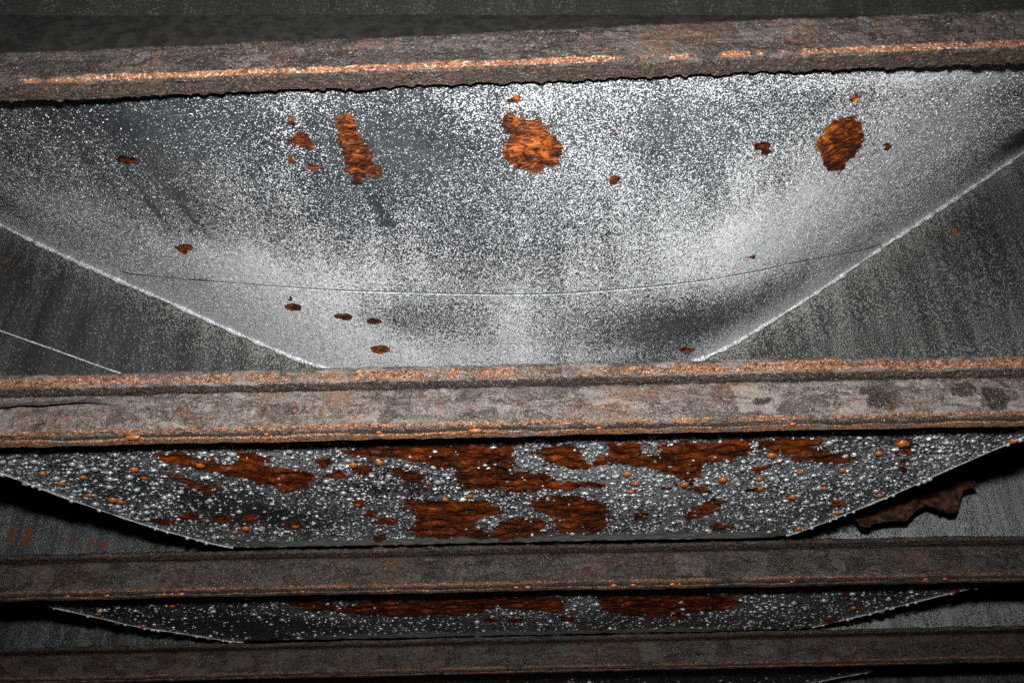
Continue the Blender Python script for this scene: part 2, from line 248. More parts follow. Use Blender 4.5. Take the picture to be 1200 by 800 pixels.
# ------------------------------------------------------------------ materials
class NT:
    def __init__(self, name):
        self.m = bpy.data.materials.new(name); self.m.use_nodes = True
        self.t = self.m.node_tree; self.t.nodes.clear()
        self.out = self.t.nodes.new('ShaderNodeOutputMaterial')
        self.b = self.t.nodes.new('ShaderNodeBsdfPrincipled')
        self.t.links.new(self.b.outputs[0], self.out.inputs[0])
        self.co = self.t.nodes.new('ShaderNodeTexCoord').outputs['Object']
    def link(self, a, b):
        if isinstance(a, (int, float)): b.default_value = a
        elif isinstance(a, tuple): b.default_value = a if len(a) == len(b.default_value) else (*a, 1.0)
        else: self.t.links.new(a, b)
    def scale(self, s):
        n = self.t.nodes.new('ShaderNodeMapping'); n.inputs['Scale'].default_value = s
        self.t.links.new(self.co, n.inputs['Vector']); return n.outputs[0]
    def noise(self, sc, detail=3.0, rough=0.55, vec=None, dist=0.0):
        n = self.t.nodes.new('ShaderNodeTexNoise')
        n.inputs['Scale'].default_value = sc; n.inputs['Detail'].default_value = detail
        n.inputs['Roughness'].default_value = rough; n.inputs['Distortion'].default_value = dist
        self.t.links.new(self.co if vec is None else vec, n.inputs['Vector']); return n.outputs['Fac']
    def voro(self, sc, vec=None, feat='F1', out='Distance'):
        n = self.t.nodes.new('ShaderNodeTexVoronoi'); n.feature = feat; n.inputs['Scale'].default_value = sc
        self.t.links.new(self.co if vec is None else vec, n.inputs['Vector']); return n.outputs[out]
    def math(self, op, a, b=0.0, c=0.0, clamp=False):
        n = self.t.nodes.new('ShaderNodeMath'); n.operation = op; n.use_clamp = clamp
        self.link(a, n.inputs[0]); self.link(b, n.inputs[1])
        if op in ('MULTIPLY_ADD',): self.link(c, n.inputs[2])
        return n.outputs[0]
    def rng(self, v, a, b, c=0.0, d=1.0, smooth=True):
        n = self.t.nodes.new('ShaderNodeMapRange'); n.interpolation_type = 'SMOOTHSTEP' if smooth else 'LINEAR'
        for k, x in zip(('Value', 'From Min', 'From Max', 'To Min', 'To Max'), (v, a, b, c, d)): self.link(x, n.inputs[k])
        return n.outputs[0]
    def mix(self, f, a, b):
        n = self.t.nodes.new('ShaderNodeMix'); n.data_type = 'RGBA'
        self.link(f, n.inputs[0]); self.link(a, n.inputs[6]); self.link(b, n.inputs[7]); return n.outputs[2]
    def mixf(self, f, a, b):
        n = self.t.nodes.new('ShaderNodeMix'); n.data_type = 'FLOAT'
        self.link(f, n.inputs[0]); self.link(a, n.inputs[2]); self.link(b, n.inputs[3]); return n.outputs[0]
    def attr(self, name):
        n = self.t.nodes.new('ShaderNodeAttribute'); n.attribute_name = name; return n.outputs['Fac']
    def bump(self, h, strength, dist):
        n = self.t.nodes.new('ShaderNodeBump'); n.inputs['Strength'].default_value = strength; n.inputs['Distance'].default_value = dist
        self.link(h, n.inputs['Height']); self.t.links.new(n.outputs[0], self.b.inputs['Normal'])
    def set(self, **k):
        for n, v in k.items(): self.link(v, self.b.inputs[n.replace('_', ' ')])
        return self.m

def rust_colour(n, hot=0.025, red=False):
    """flaking rust: dark brown to orange in thin layers lying along the beams"""
    lay = n.noise(1.0, 6, 0.66, n.scale((105, 210, 210)), 1.6)
    big = n.noise(26.0, 3, 0.6)
    f = n.math('ADD', n.math('ADD', lay, hot), n.math('MULTIPLY', n.math('SUBTRACT', big, 0.5), 0.55))
    c = n.mix(n.rng(f, 0.36, 0.52), (0.012, 0.005, 0.003), (0.11, 0.026, 0.006))
    c = n.mix(n.rng(f, 0.50, 0.62), c, (0.33, 0.062, 0.008) if red else (0.44, 0.105, 0.013))
    c = n.mix(n.rng(f, 0.64, 0.76), c, (0.62, 0.17, 0.025) if red else (0.8, 0.30, 0.05))
    return c, lay

def plate_material(name, fine, med, dark, grey, gain, edge0=0.0):
    n = NT(name)
    dew, rust, bare = n.attr('dew'), n.attr('rust'), n.attr('bare')
    nf, nm, nl = n.noise(fine, 2, 0.6), n.noise(med, 3, 0.6), n.noise(9.0, 5, 0.6)
    d = n.math('ADD', dew, n.math('MULTIPLY', n.math('SUBTRACT', nl, 0.5), 0.35), clamp=True)
    cloud = n.noise(1.0, 4, 0.6, n.scale((34, 7, 20)))
    d = n.math('ADD', d, n.math('MULTIPLY', n.math('SUBTRACT', cloud, 0.5), 0.5), clamp=True)
    thr = n.rng(d, 0.0, 1.0, 0.64, 0.40, smooth=False)
    spk = n.math('ADD', n.math('MULTIPLY', nf, 0.78), n.math('MULTIPLY', nm, 0.22))
    sp = n.rng(n.math('SUBTRACT', spk, thr), -0.004, 0.030)
    base = n.mix(n.rng(n.math('ADD', nl, n.math('MULTIPLY', nm, 0.5)), 0.5, 1.0), dark, grey)
    streak = n.noise(1.0, 4, 0.6, n.scale((45, 6, 45)))
    base = n.mix(n.rng(streak, 0.45, 0.75, 0, 0.35), base, grey)
    base = n.mix(n.rng(d, 0.50, 1.0, 0, 0.75 if edge0 < 2 else 0.2), base, (0.30, 0.32, 0.33))
    c = n.mix(n.math('MULTIPLY', sp, gain), base, (0.86, 0.90, 0.94))  # dew specks, with their glint painted in as near-white colour
    c = n.mix(bare, c, (0.30, 0.32, 0.31))
    rc, lay = rust_colour(n, -0.02 if edge0 < 2 else 0.03, edge0 > 2)
    r = n.rng(n.math('ADD', rust, n.math('MULTIPLY', n.math('SUBTRACT', n.math('ADD', n.math('MULTIPLY', n.noise(85.0, 7, 0.75), 0.6), n.math('MULTIPLY', n.noise(34.0, 5, 0.65), 0.4)), 0.5), edge0)), 0.44 if edge0 < 2 else 0.33, 0.54 if edge0 < 2 else 0.43)
    rim = n.rng(n.math('ADD', rust, n.math('MULTIPLY', n.math('SUBTRACT', n.noise(160.0, 4, 0.65), 0.5), 0.9)), 0.22, 0.5, 0, 0.55)
    c = n.mix(n.math('MULTIPLY', rim, n.math('SUBTRACT', 1.0, sp)), c, (0.05, 0.022, 0.012))
    c = n.mix(r, c, rc)
    hgt = n.mixf(r, n.math('MULTIPLY', sp, 0.6), n.math('MULTIPLY', lay, 1.6 if edge0 < 2 else 2.4))
    n.bump(hgt, 0.8, 0.0012)
    return n.set(Base_Color=c, Roughness=n.mixf(r, 0.38, 0.42), Specular_IOR_Level=n.mixf(r, 0.5, 0.35))

def bar_material(name, tone, warm, glint=0.8):
    n = NT(name)
    org, drk, red = n.attr('orange'), n.attr('dark'), n.attr('red')
    n1, n2, n3 = n.noise(620.0, 3, 0.7), n.noise(120.0, 5, 0.7), n.noise(16.0, 5, 0.65)
    lay = n.noise(1.0, 5, 0.7, n.scale((190, 420, 420)), 0.6)
    a = (0.065 * tone, 0.055 * tone, 0.050 * tone); b = (0.34 * tone, 0.295 * tone, 0.27 * tone)
    c = n.mix(n.rng(n.math('ADD', n.math('MULTIPLY', n1, 0.65), n.math('MULTIPLY', n2, 0.35)), 0.39, 0.61), a, b)
    c = n.mix(n.rng(n.math('ADD', n3, n.math('MULTIPLY', n2, 0.6)), 0.78, 1.02, 0, 0.75), c, (0.24 * warm, 0.115 * warm, 0.062 * warm))
    c = n.mix(n.rng(n.math('ADD', n2, n.math('MULTIPLY', n3, 0.5)), 0.62, 0.50, 0, 0.8), c, (0.055, 0.045, 0.040))
    c = n.mix(n.rng(n.math('ADD', red, n.math('MULTIPLY', n.math('SUBTRACT', n2, 0.5), 2.2)), 0.4, 0.9, 0, 0.75), c, (0.17, 0.058, 0.030))
    blot = n.noise(1.0, 6, 0.72, n.scale((38, 60, 60)), 0.8)
    c = n.mix(n.rng(blot, 0.46, 0.36, 0, 0.75), c, (0.060 * tone, 0.046 * tone, 0.040 * tone))
    c = n.mix(n.rng(n.noise(1.0, 6, 0.72, n.scale((52, 80, 80)), 1.2), 0.57, 0.68, 0, 0.7), c, (0.30 * warm, 0.135 * warm, 0.075 * warm))
    plates = n.t.nodes.new('ShaderNodeTexVoronoi'); plates.inputs['Scale'].default_value = 1.0
    wv = n.t.nodes.new('ShaderNodeVectorMath'); wv.operation = 'ADD'
    nz = n.t.nodes.new('ShaderNodeTexNoise'); nz.inputs['Scale'].default_value = 60.0; nz.inputs['Detail'].default_value = 4.0
    n.t.links.new(n.co, nz.inputs['Vector'])
    n.t.links.new(n.scale((40, 90, 70)), wv.inputs[0]); n.t.links.new(nz.outputs['Color'], wv.inputs[1]); n.t.links.new(wv.outputs[0], plates.inputs['Vector'])
    cell = n.math('MULTIPLY', plates.outputs['Color'], 1.0)
    c = n.mix(n.rng(cell, 0.62, 0.80, 0, 0.55), c, (0.052 * tone, 0.042 * tone, 0.036 * tone))
    c = n.mix(n.rng(cell, 0.36, 0.20, 0, 0.40), c, (0.42 * tone, 0.37 * tone, 0.34 * tone))
    crack = n.noise(1.0, 5, 0.6, n.scale((20, 85, 85)), 1.0)
    crk = n.rng(n.math('ABSOLUTE', n.math('SUBTRACT', crack, 0.47)), 0.010, 0.003, 0, 0.55)
    c = n.mix(crk, c, (0.012, 0.009, 0.008))
    pit = n.noise(130.0, 5, 0.7, None, 0.8)
    c = n.mix(n.rng(pit, 0.39, 0.31, 0, 0.9), c, (0.022, 0.016, 0.013))
    c = n.mix(n.rng(n.math('ADD', n.math('MULTIPLY', n.noise(170.0, 5, 0.75), 0.7), n.math('MULTIPLY', n3, 0.3)), 0.56, 0.66, 0, 0.8), c, (0.42 * warm, 0.17 * warm, 0.07 * warm))
    oc = n.mix(n.rng(lay, 0.36, 0.50), (0.045, 0.020, 0.011), (0.26, 0.095, 0.036))
    oc = n.mix(n.rng(n.math('ADD', n.math('MULTIPLY', lay, 0.5), n.math('MULTIPLY', n1, 0.5)), 0.47, 0.60), oc, (0.66 * warm, 0.33 * warm, 0.17 * warm))
    oc = n.mix(n.rng(n1, 0.56, 0.66, 0, 0.85), oc, (0.95, 0.80, 0.68))  # near-white highlights painted into the orange rust
    of = n.rng(n.math('ADD', org, n.math('MULTIPLY', n.math('SUBTRACT', n.noise(75.0, 6, 0.75), 0.5), 2.0)), 0.42, 0.66)
    c = n.mix(of, c, oc)
    c = n.mix(n.rng(n.math('ADD', drk, n.math('MULTIPLY', n.math('SUBTRACT', n2, 0.5), 2.0)), 0.42, 0.62, 0, 0.92), c, n.mix(n.rng(lay, 0.42, 0.62), (0.018, 0.013, 0.011), (0.085, 0.045, 0.030)))
    spark = n.rng(n.noise(800.0, 2, 0.6), 0.62, 0.69, 0, glint)  # wet sparkle painted as pale specks in the base colour
    c = n.mix(spark, c, (0.80, 0.76, 0.72))
    n.bump(n.math('ADD', n.math('MULTIPLY', n1, 0.6), n.math('ADD', n.math('MULTIPLY', n2, 0.6), n.math('ADD', n.math('MULTIPLY', lay, 0.5), n.math('ADD', pit, n.math('ADD', n.math('MULTIPLY', blot, 0.8), n.math('SUBTRACT', n.math('MULTIPLY', cell, 0.7), n.math('MULTIPLY', crk, 0.6))))))), 0.9, 0.0030)
    return n.set(Base_Color=c, Roughness=0.48, Specular_IOR_Level=0.5)

def web_material(name, dark, light, white, amount, speck=420.0):
    n = NT(name)
    red = n.attr('rust'); dew = n.attr('dew')
    st = n.noise(1.0, 5, 0.65, n.scale((48, 60, 6)))
    st2 = n.noise(1.0, 4, 0.6, n.scale((240, 100, 60)))
    sp = n.noise(1.0, 2, 0.6, n.scale((speck, speck, speck * 0.8)))
    nl = n.noise(6.0, 4, 0.6)
    c = n.mix(n.rng(n.math('ADD', n.math('MULTIPLY', st, 0.7), n.math('MULTIPLY', nl, 0.3)), 0.34, 0.66), dark, light)
    f = n.math('ADD', n.math('ADD', n.math('MULTIPLY', sp, 0.74), n.math('MULTIPLY', st2, 0.10)), n.math('MULTIPLY', st, 0.16))
    f = n.math('ADD', f, n.math('MULTIPLY', dew, 0.16))
    c = n.mix(n.rng(f, 0.545, 0.63, 0, amount), c, white)
    rf = n.rng(n.math('ADD', red, n.math('MULTIPLY', n.math('SUBTRACT', n.noise(1.0, 5, 0.7, n.scale((260, 260, 60))), 0.5), 2.2)), 0.40, 0.85, 0, 0.9)
    c = n.mix(rf, c, (0.20, 0.062, 0.018))
    n.bump(n.math('ADD', sp, st), 0.35, 0.001)
    return n.set(Base_Color=c, Roughness=0.5, Specular_IOR_Level=0.4)

def simple(name, base, rough=0.4, alt=None, sc=200.0, bump=0.5, dist=0.001, **k):
    n = NT(name)
    f = n.noise(sc, 4, 0.65)
    c = n.mix(n.rng(f, 0.38, 0.62), base, alt or base)
    if bump: n.bump(f, bump, dist)
    return n.set(Base_Color=c, Roughness=rough, **k)

def water(name, colr, alt, ior=2.6, coat=0.3):
    n = NT(name)
    c = n.mix(n.rng(n.noise(360.0, 2), 0.44, 0.58), colr, alt)
    return n.set(Base_Color=c, Roughness=n.rng(n.noise(210.0, 1), 0.35, 0.65, 0.30, 0.46), IOR=ior, Specular_IOR_Level=0.5, Coat_Weight=coat, Coat_Roughness=0.15, Coat_IOR=1.5)

M_PLATE1 = plate_material('wet_speckled_steel', 900.0, 270.0, (0.024, 0.029, 0.035), (0.070, 0.078, 0.084), 0.85, 1.7)
M_PLATE2 = plate_material('wet_beaded_steel', 420.0, 160.0, (0.012, 0.014, 0.017), (0.06, 0.068, 0.075), 0.55, 3.1)
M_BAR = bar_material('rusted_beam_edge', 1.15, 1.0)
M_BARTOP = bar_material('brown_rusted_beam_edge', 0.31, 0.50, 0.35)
M_BARFAR = bar_material('falloff_darkened_beam_edge', 0.36, 0.52, 0.7)  # same rust, darkened in colour to carry the flash's fading with distance
M_WEB1 = web_material('dull_olive_web_paint', (0.016, 0.017, 0.015), (0.020, 0.021, 0.0185), (0.5, 0.5, 0.48), 0.12, 800.0)
M_WEB2 = web_material('streaked_grey_web', (0.018, 0.019, 0.018), (0.046, 0.049, 0.048), (0.55, 0.57, 0.53), 0.42, 800.0)
M_WEB3 = web_material('wet_grey_web', (0.026, 0.030, 0.032), (0.075, 0.083, 0.087), (0.75, 0.78, 0.8), 0.7, 760.0)
M_BEAD = simple('frosted_weld', (0.16, 0.17, 0.18), 0.4, (0.92, 0.94, 0.96), 620.0, 0.8, 0.0015)
M_SEAM = simple('black_seam_strip', (0.010, 0.010, 0.009), 0.5, (0.022, 0.021, 0.019), 120.0)
M_FLAKE = simple('brown_rust_scale', (0.030, 0.015, 0.010), 0.5, (0.14, 0.066, 0.036), 90.0, 0.9, 0.003)
M_FLAKEGREY = simple('grey_rust_scale', (0.10, 0.093, 0.088), 0.55, (0.25, 0.235, 0.22), 260.0, 0.8, 0.002)
M_DROP = water('water_bead', (0.045, 0.052, 0.060), (0.85, 0.88, 0.92))  # pale second colour puts the drops' shine into the base colour
M_DROPRUST = water('rusty_water_bead', (0.20, 0.038, 0.004), (0.80, 0.24, 0.03), 1.6, 0.15)
M_DECK = simple('dark_deck_underside', (0.03, 0.03, 0.03), 0.7, (0.05, 0.045, 0.04), 20.0)

# ------------------------------------------------------------------ drops
def drop_template(seg, rings):
    """a hanging drop of unit radius: round shoulder, blunt tip"""
    prof = {2: [(1.0, 0.1), (0.84, -0.36)], 3: [(0.98, 0.12), (1.0, -0.16), (0.72, -0.48)]}[rings]
    tip = -0.64
    a = np.arange(seg) / seg * 2 * math.pi
    v = [np.stack([r * np.cos(a + 0.3 * k), r * np.sin(a + 0.3 * k), np.full(seg, z)], -1) for k, (r, z) in enumerate(prof)]
    v = np.concatenate(v + [np.array([[0, 0, tip]])])
    tri = []
    for k in range(rings - 1):
        for j in range(seg):
            p, q = k * seg + j, k * seg + (j + 1) % seg
            tri += [(p, q + seg, q), (p, p + seg, q + seg)]
    for j in range(seg):
        tri.append(((rings - 1) * seg + j, rings * seg, (rings - 1) * seg + (j + 1) % seg))
    return v, np.array(tri)[:, ::-1]

def drop_mass(name, xyz, rad, mat, parent, org, seg, rings):
    v, t = drop_template(seg, rings)
    n = len(xyz)
    st = rng.uniform(0.7, 1.4, (n, 1)); an = rng.uniform(0, 6.28, n)
    ca, sa = np.cos(an)[:, None], np.sin(an)[:, None]
    vx = (v[None, :, 0] * ca - v[None, :, 1] * sa) * st
    vy = (v[None, :, 0] * sa + v[None, :, 1] * ca) / st
    vz = np.broadcast_to(v[None, :, 2], vx.shape) * rng.uniform(0.6, 1.05, (n, 1))
    vv = np.stack([vx, vy, vz], -1) * rad[:, None, None] + xyz[:, None] - np.asarray(org)
    tt = (t[None] + (np.arange(n) * len(v))[:, None, None]).reshape(-1, 3)
    o = put(name, mesh_from(name, vv.reshape(-1, 3), tris=tt), mat, parent)
    o['kind'] = 'stuff'
    return o

_v, _t = drop_template(8, 3)
DROP_ME = mesh_from('water_drop', _v, tris=_t); DROP_ME.materials.append(M_DROP)
RUSTDROP_ME = mesh_from('rusty_drop', _v, tris=_t); RUSTDROP_ME.materials.append(M_DROPRUST)

def single_drop(me, name, p, r, parent, org, sx=1.0, sz=1.0):
    o = bpy.data.objects.new(name, me)
    col.objects.link(o); o.parent = parent
    o.location = Vector(p) - Vector(org)
    o.scale = (r * sx, r / sx, r * sz)
    o.rotation_euler = (0, 0, rng.uniform(0, 6.28) if sx == 1.0 else 0)
    return o

# ------------------------------------------------------------------ beams
BEAM_Z = [1.19, 1.0, 1.0, 1.0, 1.0]      # underside heights: the nearest beam sits a little higher
BEAM_K = [1.02, 1.0, 1.0, 1.0, 1.0]      # and is a slightly heavier section
def bar_profile(lip_top, n_face):
    """cross-section (dy, z) of a beam's foot, from the ledge round the lower edge to the back"""
    ledge = [(0.060, lip_top), (0.012, lip_top), (-0.004, lip_top - 0.006), (-0.010, lip_top - 0.016), (-0.010, 1.122), (-0.004, 1.111), (0.010, 1.106), (0.060, 1.106)]
    bar = [(0.055, 1.1055), (0.014, 1.104), (0.010, 1.100), (0.002, 1.095), (0.0, 1.088), (0.0, 1.012), (0.004, 1.003), (0.010, 1.0), (0.034, 0.999), (0.042, 1.003), (0.046, 1.012), (0.046, 1.104)]
    return ledge, bar

def resample(pts, step):
    out = []
    p = np.asarray(pts, float)
    for a, b in zip(p[:-1], p[1:]):
        k = max(1, int(round(np.hypot(*(b - a)) / step)))
        out += [a + (b - a) * j / k for j in range(k)]
    out.append(p[-1])
    return np.array(out)

def strip(name, prof, i, x0, x1, nx, mat, parent, org, amp, seed, attr_fn, step=0.0035, zwob=0.0):
    pr = resample(prof, step)
    tn = np.gradient(pr, axis=0); tn /= np.linalg.norm(tn, axis=1)[:, None] + 1e-9
    nrm = np.stack([tn[:, 1], -tn[:, 0]], -1)      # outward for a profile walked front-down
    x = np.linspace(x0, x1, nx)
    s = np.concatenate([[0], np.cumsum(np.hypot(*np.diff(pr, axis=0).T))])
    X, Sg = np.meshgrid(x, s, indexing='ij')
    d = (fbm(X * 14, Sg * 40, seed, 4) - 0.5) * 0.7 + (fbm(X * 110, Sg * 220, seed + 9, 3) - 0.5) * 0.9 - 0.5 * sstep(0.62, 0.70, fbm(X * 7, Sg * 110, seed + 19, 5))
    pit = sstep(0.66, 0.8, fbm(X * 30, Sg * 45, seed + 31, 3))
    d = (d - 0.9 * pit) * amp
    dy = pr[None, :, 0] - nrm[None, :, 0] * -d
    dz = pr[None, :, 1] + nrm[None, :, 1] * d + zwob * (fbm(X * 3.0, X * 0 + 0.5, seed + 77, 3) - 0.5)
    if name == 'bottom_bar' and i == 1:          # rust blisters and one pit with a raised rim
        for k, e in enumerate(BARRUST2):
            q = ((X - e[0]) / (0.7 * e[2])) ** 2 + ((dz - e[1]) / (0.7 * e[3])) ** 2
            hb = 0.0055 * np.exp(-q) * fbm(X * 80, dz * 80, 431 + k, 3) * 1.6
            if k == 6: hb = 0.006 * np.exp(-(q - 0.9) ** 2 / 0.3) - 0.010 * np.exp(-q * 3)
            dy = dy - hb * (pr[None, :, 0] < 0.008)
    Y = BEAM_Y[i] + BEAM_SKEW[i] * X + dy * (BEAM_K[i] if i else 0.78)
    if i == 0: dz = 1.0 + (dz - 1.0) * (0.86 + 0.15 * X)
    dz = BEAM_Z[i] + BEAM_TILT[i] * X + (dz - 1.0) * BEAM_K[i]
    at = attr_fn(X, Sg, np.broadcast_to(pr[None, :, 0], X.shape), np.broadcast_to(pr[None, :, 1], X.shape))
    me = mesh_from(name, W(X, Y, dz).reshape(-1, 3) - np.asarray(org), grid_quads(nx, len(pr)))
    for k, a in at.items(): add_attr(me, k, a)
    return put(name, me, mat, parent)

LABELS = [
    ('rust brown steel beam crossing the very top, orange line along its lower corner', 'beam'),
    ('brightest rusted steel beam across the middle, pale orange ledge above a grey pitted face', 'beam'),
    ('dim brown steel beam under the large rust blotched plate, third from the top', 'beam'),
    ('darkest steel beam along the bottom of the view below the narrow plate', 'beam'),
    ('steel beam beyond the lowest one in view', 'beam'),
]
WEB_Y = [1.052, 1.905, 3.22, 4.08, 4.96]
beams = []
bars = []
for i in range(5):
    org = Vector((0, BEAM_Y[i] * S, ZC + BEAM_Z[i] * S))
    b = thing('steel_beam', *LABELS[i], org, 'parallel steel beams under the deck')
    beams.append(b)

    hw = [1.9, 2.3, 2.6, 2.9, 3.1][i]
    nx = [900, 1100, 900, 700, 120][i]
    seed = 100 * (i + 1)
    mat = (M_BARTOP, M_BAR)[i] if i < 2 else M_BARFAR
    lip_top = [1.155, 1.158, 1.122, 1.120, 1.12][i]
    ledge, bar = bar_profile(lip_top, 0)
    step = 0.0035 if i < 2 else 0.005
    def bar_attr(X, Sg, DY, Z, i=i, seed=seed):
        low = sstep(1.013, 1.004, Z) * (DY < 0.012)
        o = low * (0.35 + 0.75 * fbm(X * 9, X * 0 + 3.1, seed + 5, 4))
        if i == 0:
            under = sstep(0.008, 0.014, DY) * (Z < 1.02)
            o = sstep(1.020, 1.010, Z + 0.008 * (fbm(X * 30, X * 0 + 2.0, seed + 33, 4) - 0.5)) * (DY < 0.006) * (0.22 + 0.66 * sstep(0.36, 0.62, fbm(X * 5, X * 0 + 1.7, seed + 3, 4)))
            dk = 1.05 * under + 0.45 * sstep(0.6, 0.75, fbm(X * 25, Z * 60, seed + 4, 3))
        else:
            dk = sstep(1.089, 1.097, Z) * (0.40 + 0.55 * fbm(X * 12, Z * 80, seed + 8, 3))  # groove below the ledge darkened: its shade is put into the colour
        red = 0.45 * sstep(0.62, 0.78, fbm(X * 14, Z * 30, seed + 6, 3))
        if i == 1:
            X = X + 0.030 * (fbm(X * 30, Z * 30, 411, 4) - 0.5); Z = Z + 0.030 * (fbm(X * 30, Z * 30, 413, 4) - 0.5)
            for e in BARDARK2: dk = np.maximum(dk, np.exp(-((X - e[0]) / e[2]) ** 2 - ((Z - e[1]) / e[3]) ** 2) * 1.1 * (DY < 0.008))
            for e in BARRUST2: red = np.maximum(red, np.exp(-((X - e[0]) / e[2]) ** 2 - ((Z - e[1]) / e[3]) ** 2) * 0.95 * (DY < 0.008))
        return {'orange': o, 'dark': dk, 'red': red}
    def ledge_attr(X, Sg, DY, Z, i=i, seed=seed):
        o = sstep(0.012, 0.0, DY) * sstep(1.114, 1.120, Z) * sstep(1.148, 1.134, Z + 0.02 * (fbm(X * 18, X * 0 + 4.0, seed + 16, 4) - 0.5)) * (0.20 + 0.95 * fbm(X * 7, X * 0 + 0.7, seed + 15, 5)) * (1.0 if i < 2 else 0.62)
        o = o * sstep(lip_top - 0.002, lip_top - 0.014, Z) if i < 2 else o
        return {'orange': o, 'dark': sstep(1.118, 1.108, Z) * 0.8, 'red': 0.3 * fbm(X * 10, Z * 40, seed + 2, 3)}  # 'dark' also paints shade onto the ledge's underside
    bar_ob = strip('bottom_bar', bar, i, -hw, hw, nx, mat, b, org, 0.0065 if i < 2 else 0.0055, seed, bar_attr, step, 0.004)
    bars.append(bar_ob)
    if i > 0:
        strip('ledge', ledge, i, -hw, hw, nx, mat, b, org, 0.007 if i == 1 else 0.005, seed + 50, ledge_attr, step, 0.010)
    # two split rust layers peeling off the underside, ragged along their near edge
    for k in range(2):
        if i == 4 or (i == 0 and k == 1): continue
        n = nx if i == 0 else nx // 2; x = np.linspace(-hw, hw, n)
        rag = fbm(x * 16, x * 0 + k * 5.0, seed + 60 + k, 5)
        gap = sstep(0.40, 0.52, fbm(x * 5, x * 0 + k * 3.0, seed + 70 + k, 3))
        t = 0.0018 + 0.0032 * fbm(x * 40, x * 0, seed + 80 + k, 3) * gap
        y0 = BEAM_Y[i] + BEAM_SKEW[i] * x + 0.004 + 0.020 * rag + 0.010 * k
        z0 = BEAM_Z[i] + BEAM_TILT[i] * x - 0.0015 - 0.0042 * k + 0.004 * (fbm(x * 8, x * 0, seed + 90, 3) - 0.5)
        y1 = BEAM_Y[i] + BEAM_SKEW[i] * x + (0.040 + 0.008 * fbm(x * 20, x * 0, seed + 95 + k, 4)) * (BEAM_K[i] if i else 0.70) + (0.005 * sstep(0.40, 0.8, fbm(x * 120, x * 0, seed + 97, 5)) if i == 0 else 0.0)
        pts = np.stack([W(x, y0, z0 + 0.002), W(x, y0, z0 - t), W(x, (y0 + y1) / 2, z0 - t * 1.1), W(x, y1, z0 - t), W(x, y1, z0 + 0.002)], 1)
        me = mesh_from('rust_layer', pts.reshape(-1, 3) - np.asarray(org), grid_quads(n, 5), smooth=False)
        v = np.repeat(0.35 + 0.6 * fbm(x * 12, x * 0, seed + 99, 4), 5) * (1.0 if i != 0 else 0.3)
        add_attr(me, 'orange', v * (1.0 if i < 2 else 0.7) * (0.35 if k == 0 else 1.1)); add_attr(me, 'dark', np.zeros(n * 5) + (1.0 if i == 0 else (0.85 if k == 0 else 0.1))); add_attr(me, 'red', np.zeros(n * 5))
        put('rust_layer', me, mat, bar_ob)
    # web
    wx = np.linspace(-hw, hw, 420 if i in (1, 2) else 160); wz = np.linspace(BEAM_Z[i] + 0.104, 2.5 - 2.0 * BEAM_TILT[i], 140 if i in (1, 2) else 40)
    X, Z = np.meshgrid(wx, wz, indexing='ij')
    Z = Z + BEAM_TILT[i] * X
    Yw = WEB_Y[i] + BEAM_SKEW[i] * X + 0.006 * (fbm(X * 2, Z * 2, seed + 40, 3) - 0.5)
    rust = np.zeros_like(X); dew = np.zeros_like(X)
    for e in {1: WEBRUST2, 2: WEBRUST3, 3: WEBRUST4}.get(i, []):
        rust = np.maximum(rust, np.exp(-((X - e[0]) / e[2]) ** 2 - ((Z - e[1]) / e[3]) ** 2))
    if i == 1:
        dew = 0.62 * np.exp(-np.abs(Z - e1(X)) / 0.05) + 0.25 * sstep(0.4, 0.9, X) * sstep(1.8, 1.2, Z)
        dew -= 0.15 * sstep(-0.6, -1.2, X)
    if i in (2, 3): dew = 0.5 * sstep(0.6, 1.2, X)
    slab('web', W(X, Yw, Z), [M_WEB1, M_WEB2, M_WEB3, M_WEB3, M_WEB3][i], b, org, (0, 0.012 * S, 0), {'rust': rust, 'dew': dew})

# near beam: a black strip in the recess between web and bar
x = np.linspace(-1.9, 1.9, 260)
pts = []
for z, dy in ((1.238, 0.020), (1.262, 0.015), (1.290, 0.014), (1.318, 0.024)):
    pts.append(W(x, BEAM_Y[0] + BEAM_SKEW[0] * x + dy + 0.006 * fbm(x * 12, x * 0 + z * 90, 7, 4), z + BEAM_TILT[0] * x + (z - 1.262) * (0.5 - 0.9 * x) + 0.006 * fbm(x * 5, x * 0 + z * 50, 8, 3)))
b0 = beams[0]
me = mesh_from('seam_strip', np.stack(pts, 1).reshape(-1, 3) - np.asarray(b0.location), grid_quads(260, 4))
put('seam_strip', me, M_SEAM, b0)

# middle beam: curled scale peeling off its face at the left, thin weld line on its web
b1 = beams[1]
n = 120
x = np.linspace(-1.30, -0.885, n)
u = np.linspace(0, 1, 8)
X, U = np.meshgrid(x, u, indexing='ij')
low = 1.055 + 0.014 * sstep(-1.05, -0.89, X) - 0.004 + 0.010 * (fbm(X * 14, X * 0, 5, 4) - 0.5)
hgt = 0.030 * sstep(-0.885, -0.96, X)
Zf = low + hgt * (1 - U)
Yf = BEAM_Y[1] - 0.004 - 0.036 * U ** 1.6 * sstep(-0.885, -0.97, X) + 0.002 * (fbm(X * 40, U * 4, 6, 3) - 0.5)
slab('rust_flake', W(X, Yf, Zf), M_FLAKEGREY, b1, b1.location, (0, 0.005 * S, 0.0), flip=True)
ws = np.array(WSEAM); xs = np.linspace(ws[0, 0], ws[-1, 0], 60)
tube('weld_line', W(xs, xs * 0 + 1.897, np.interp(xs, ws[:, 0], ws[:, 1])), (0.0012 + 0.0018 * fbm(xs * 60, xs * 0, 91, 4)) * S, M_BEAD, b1, b1.location, 6)
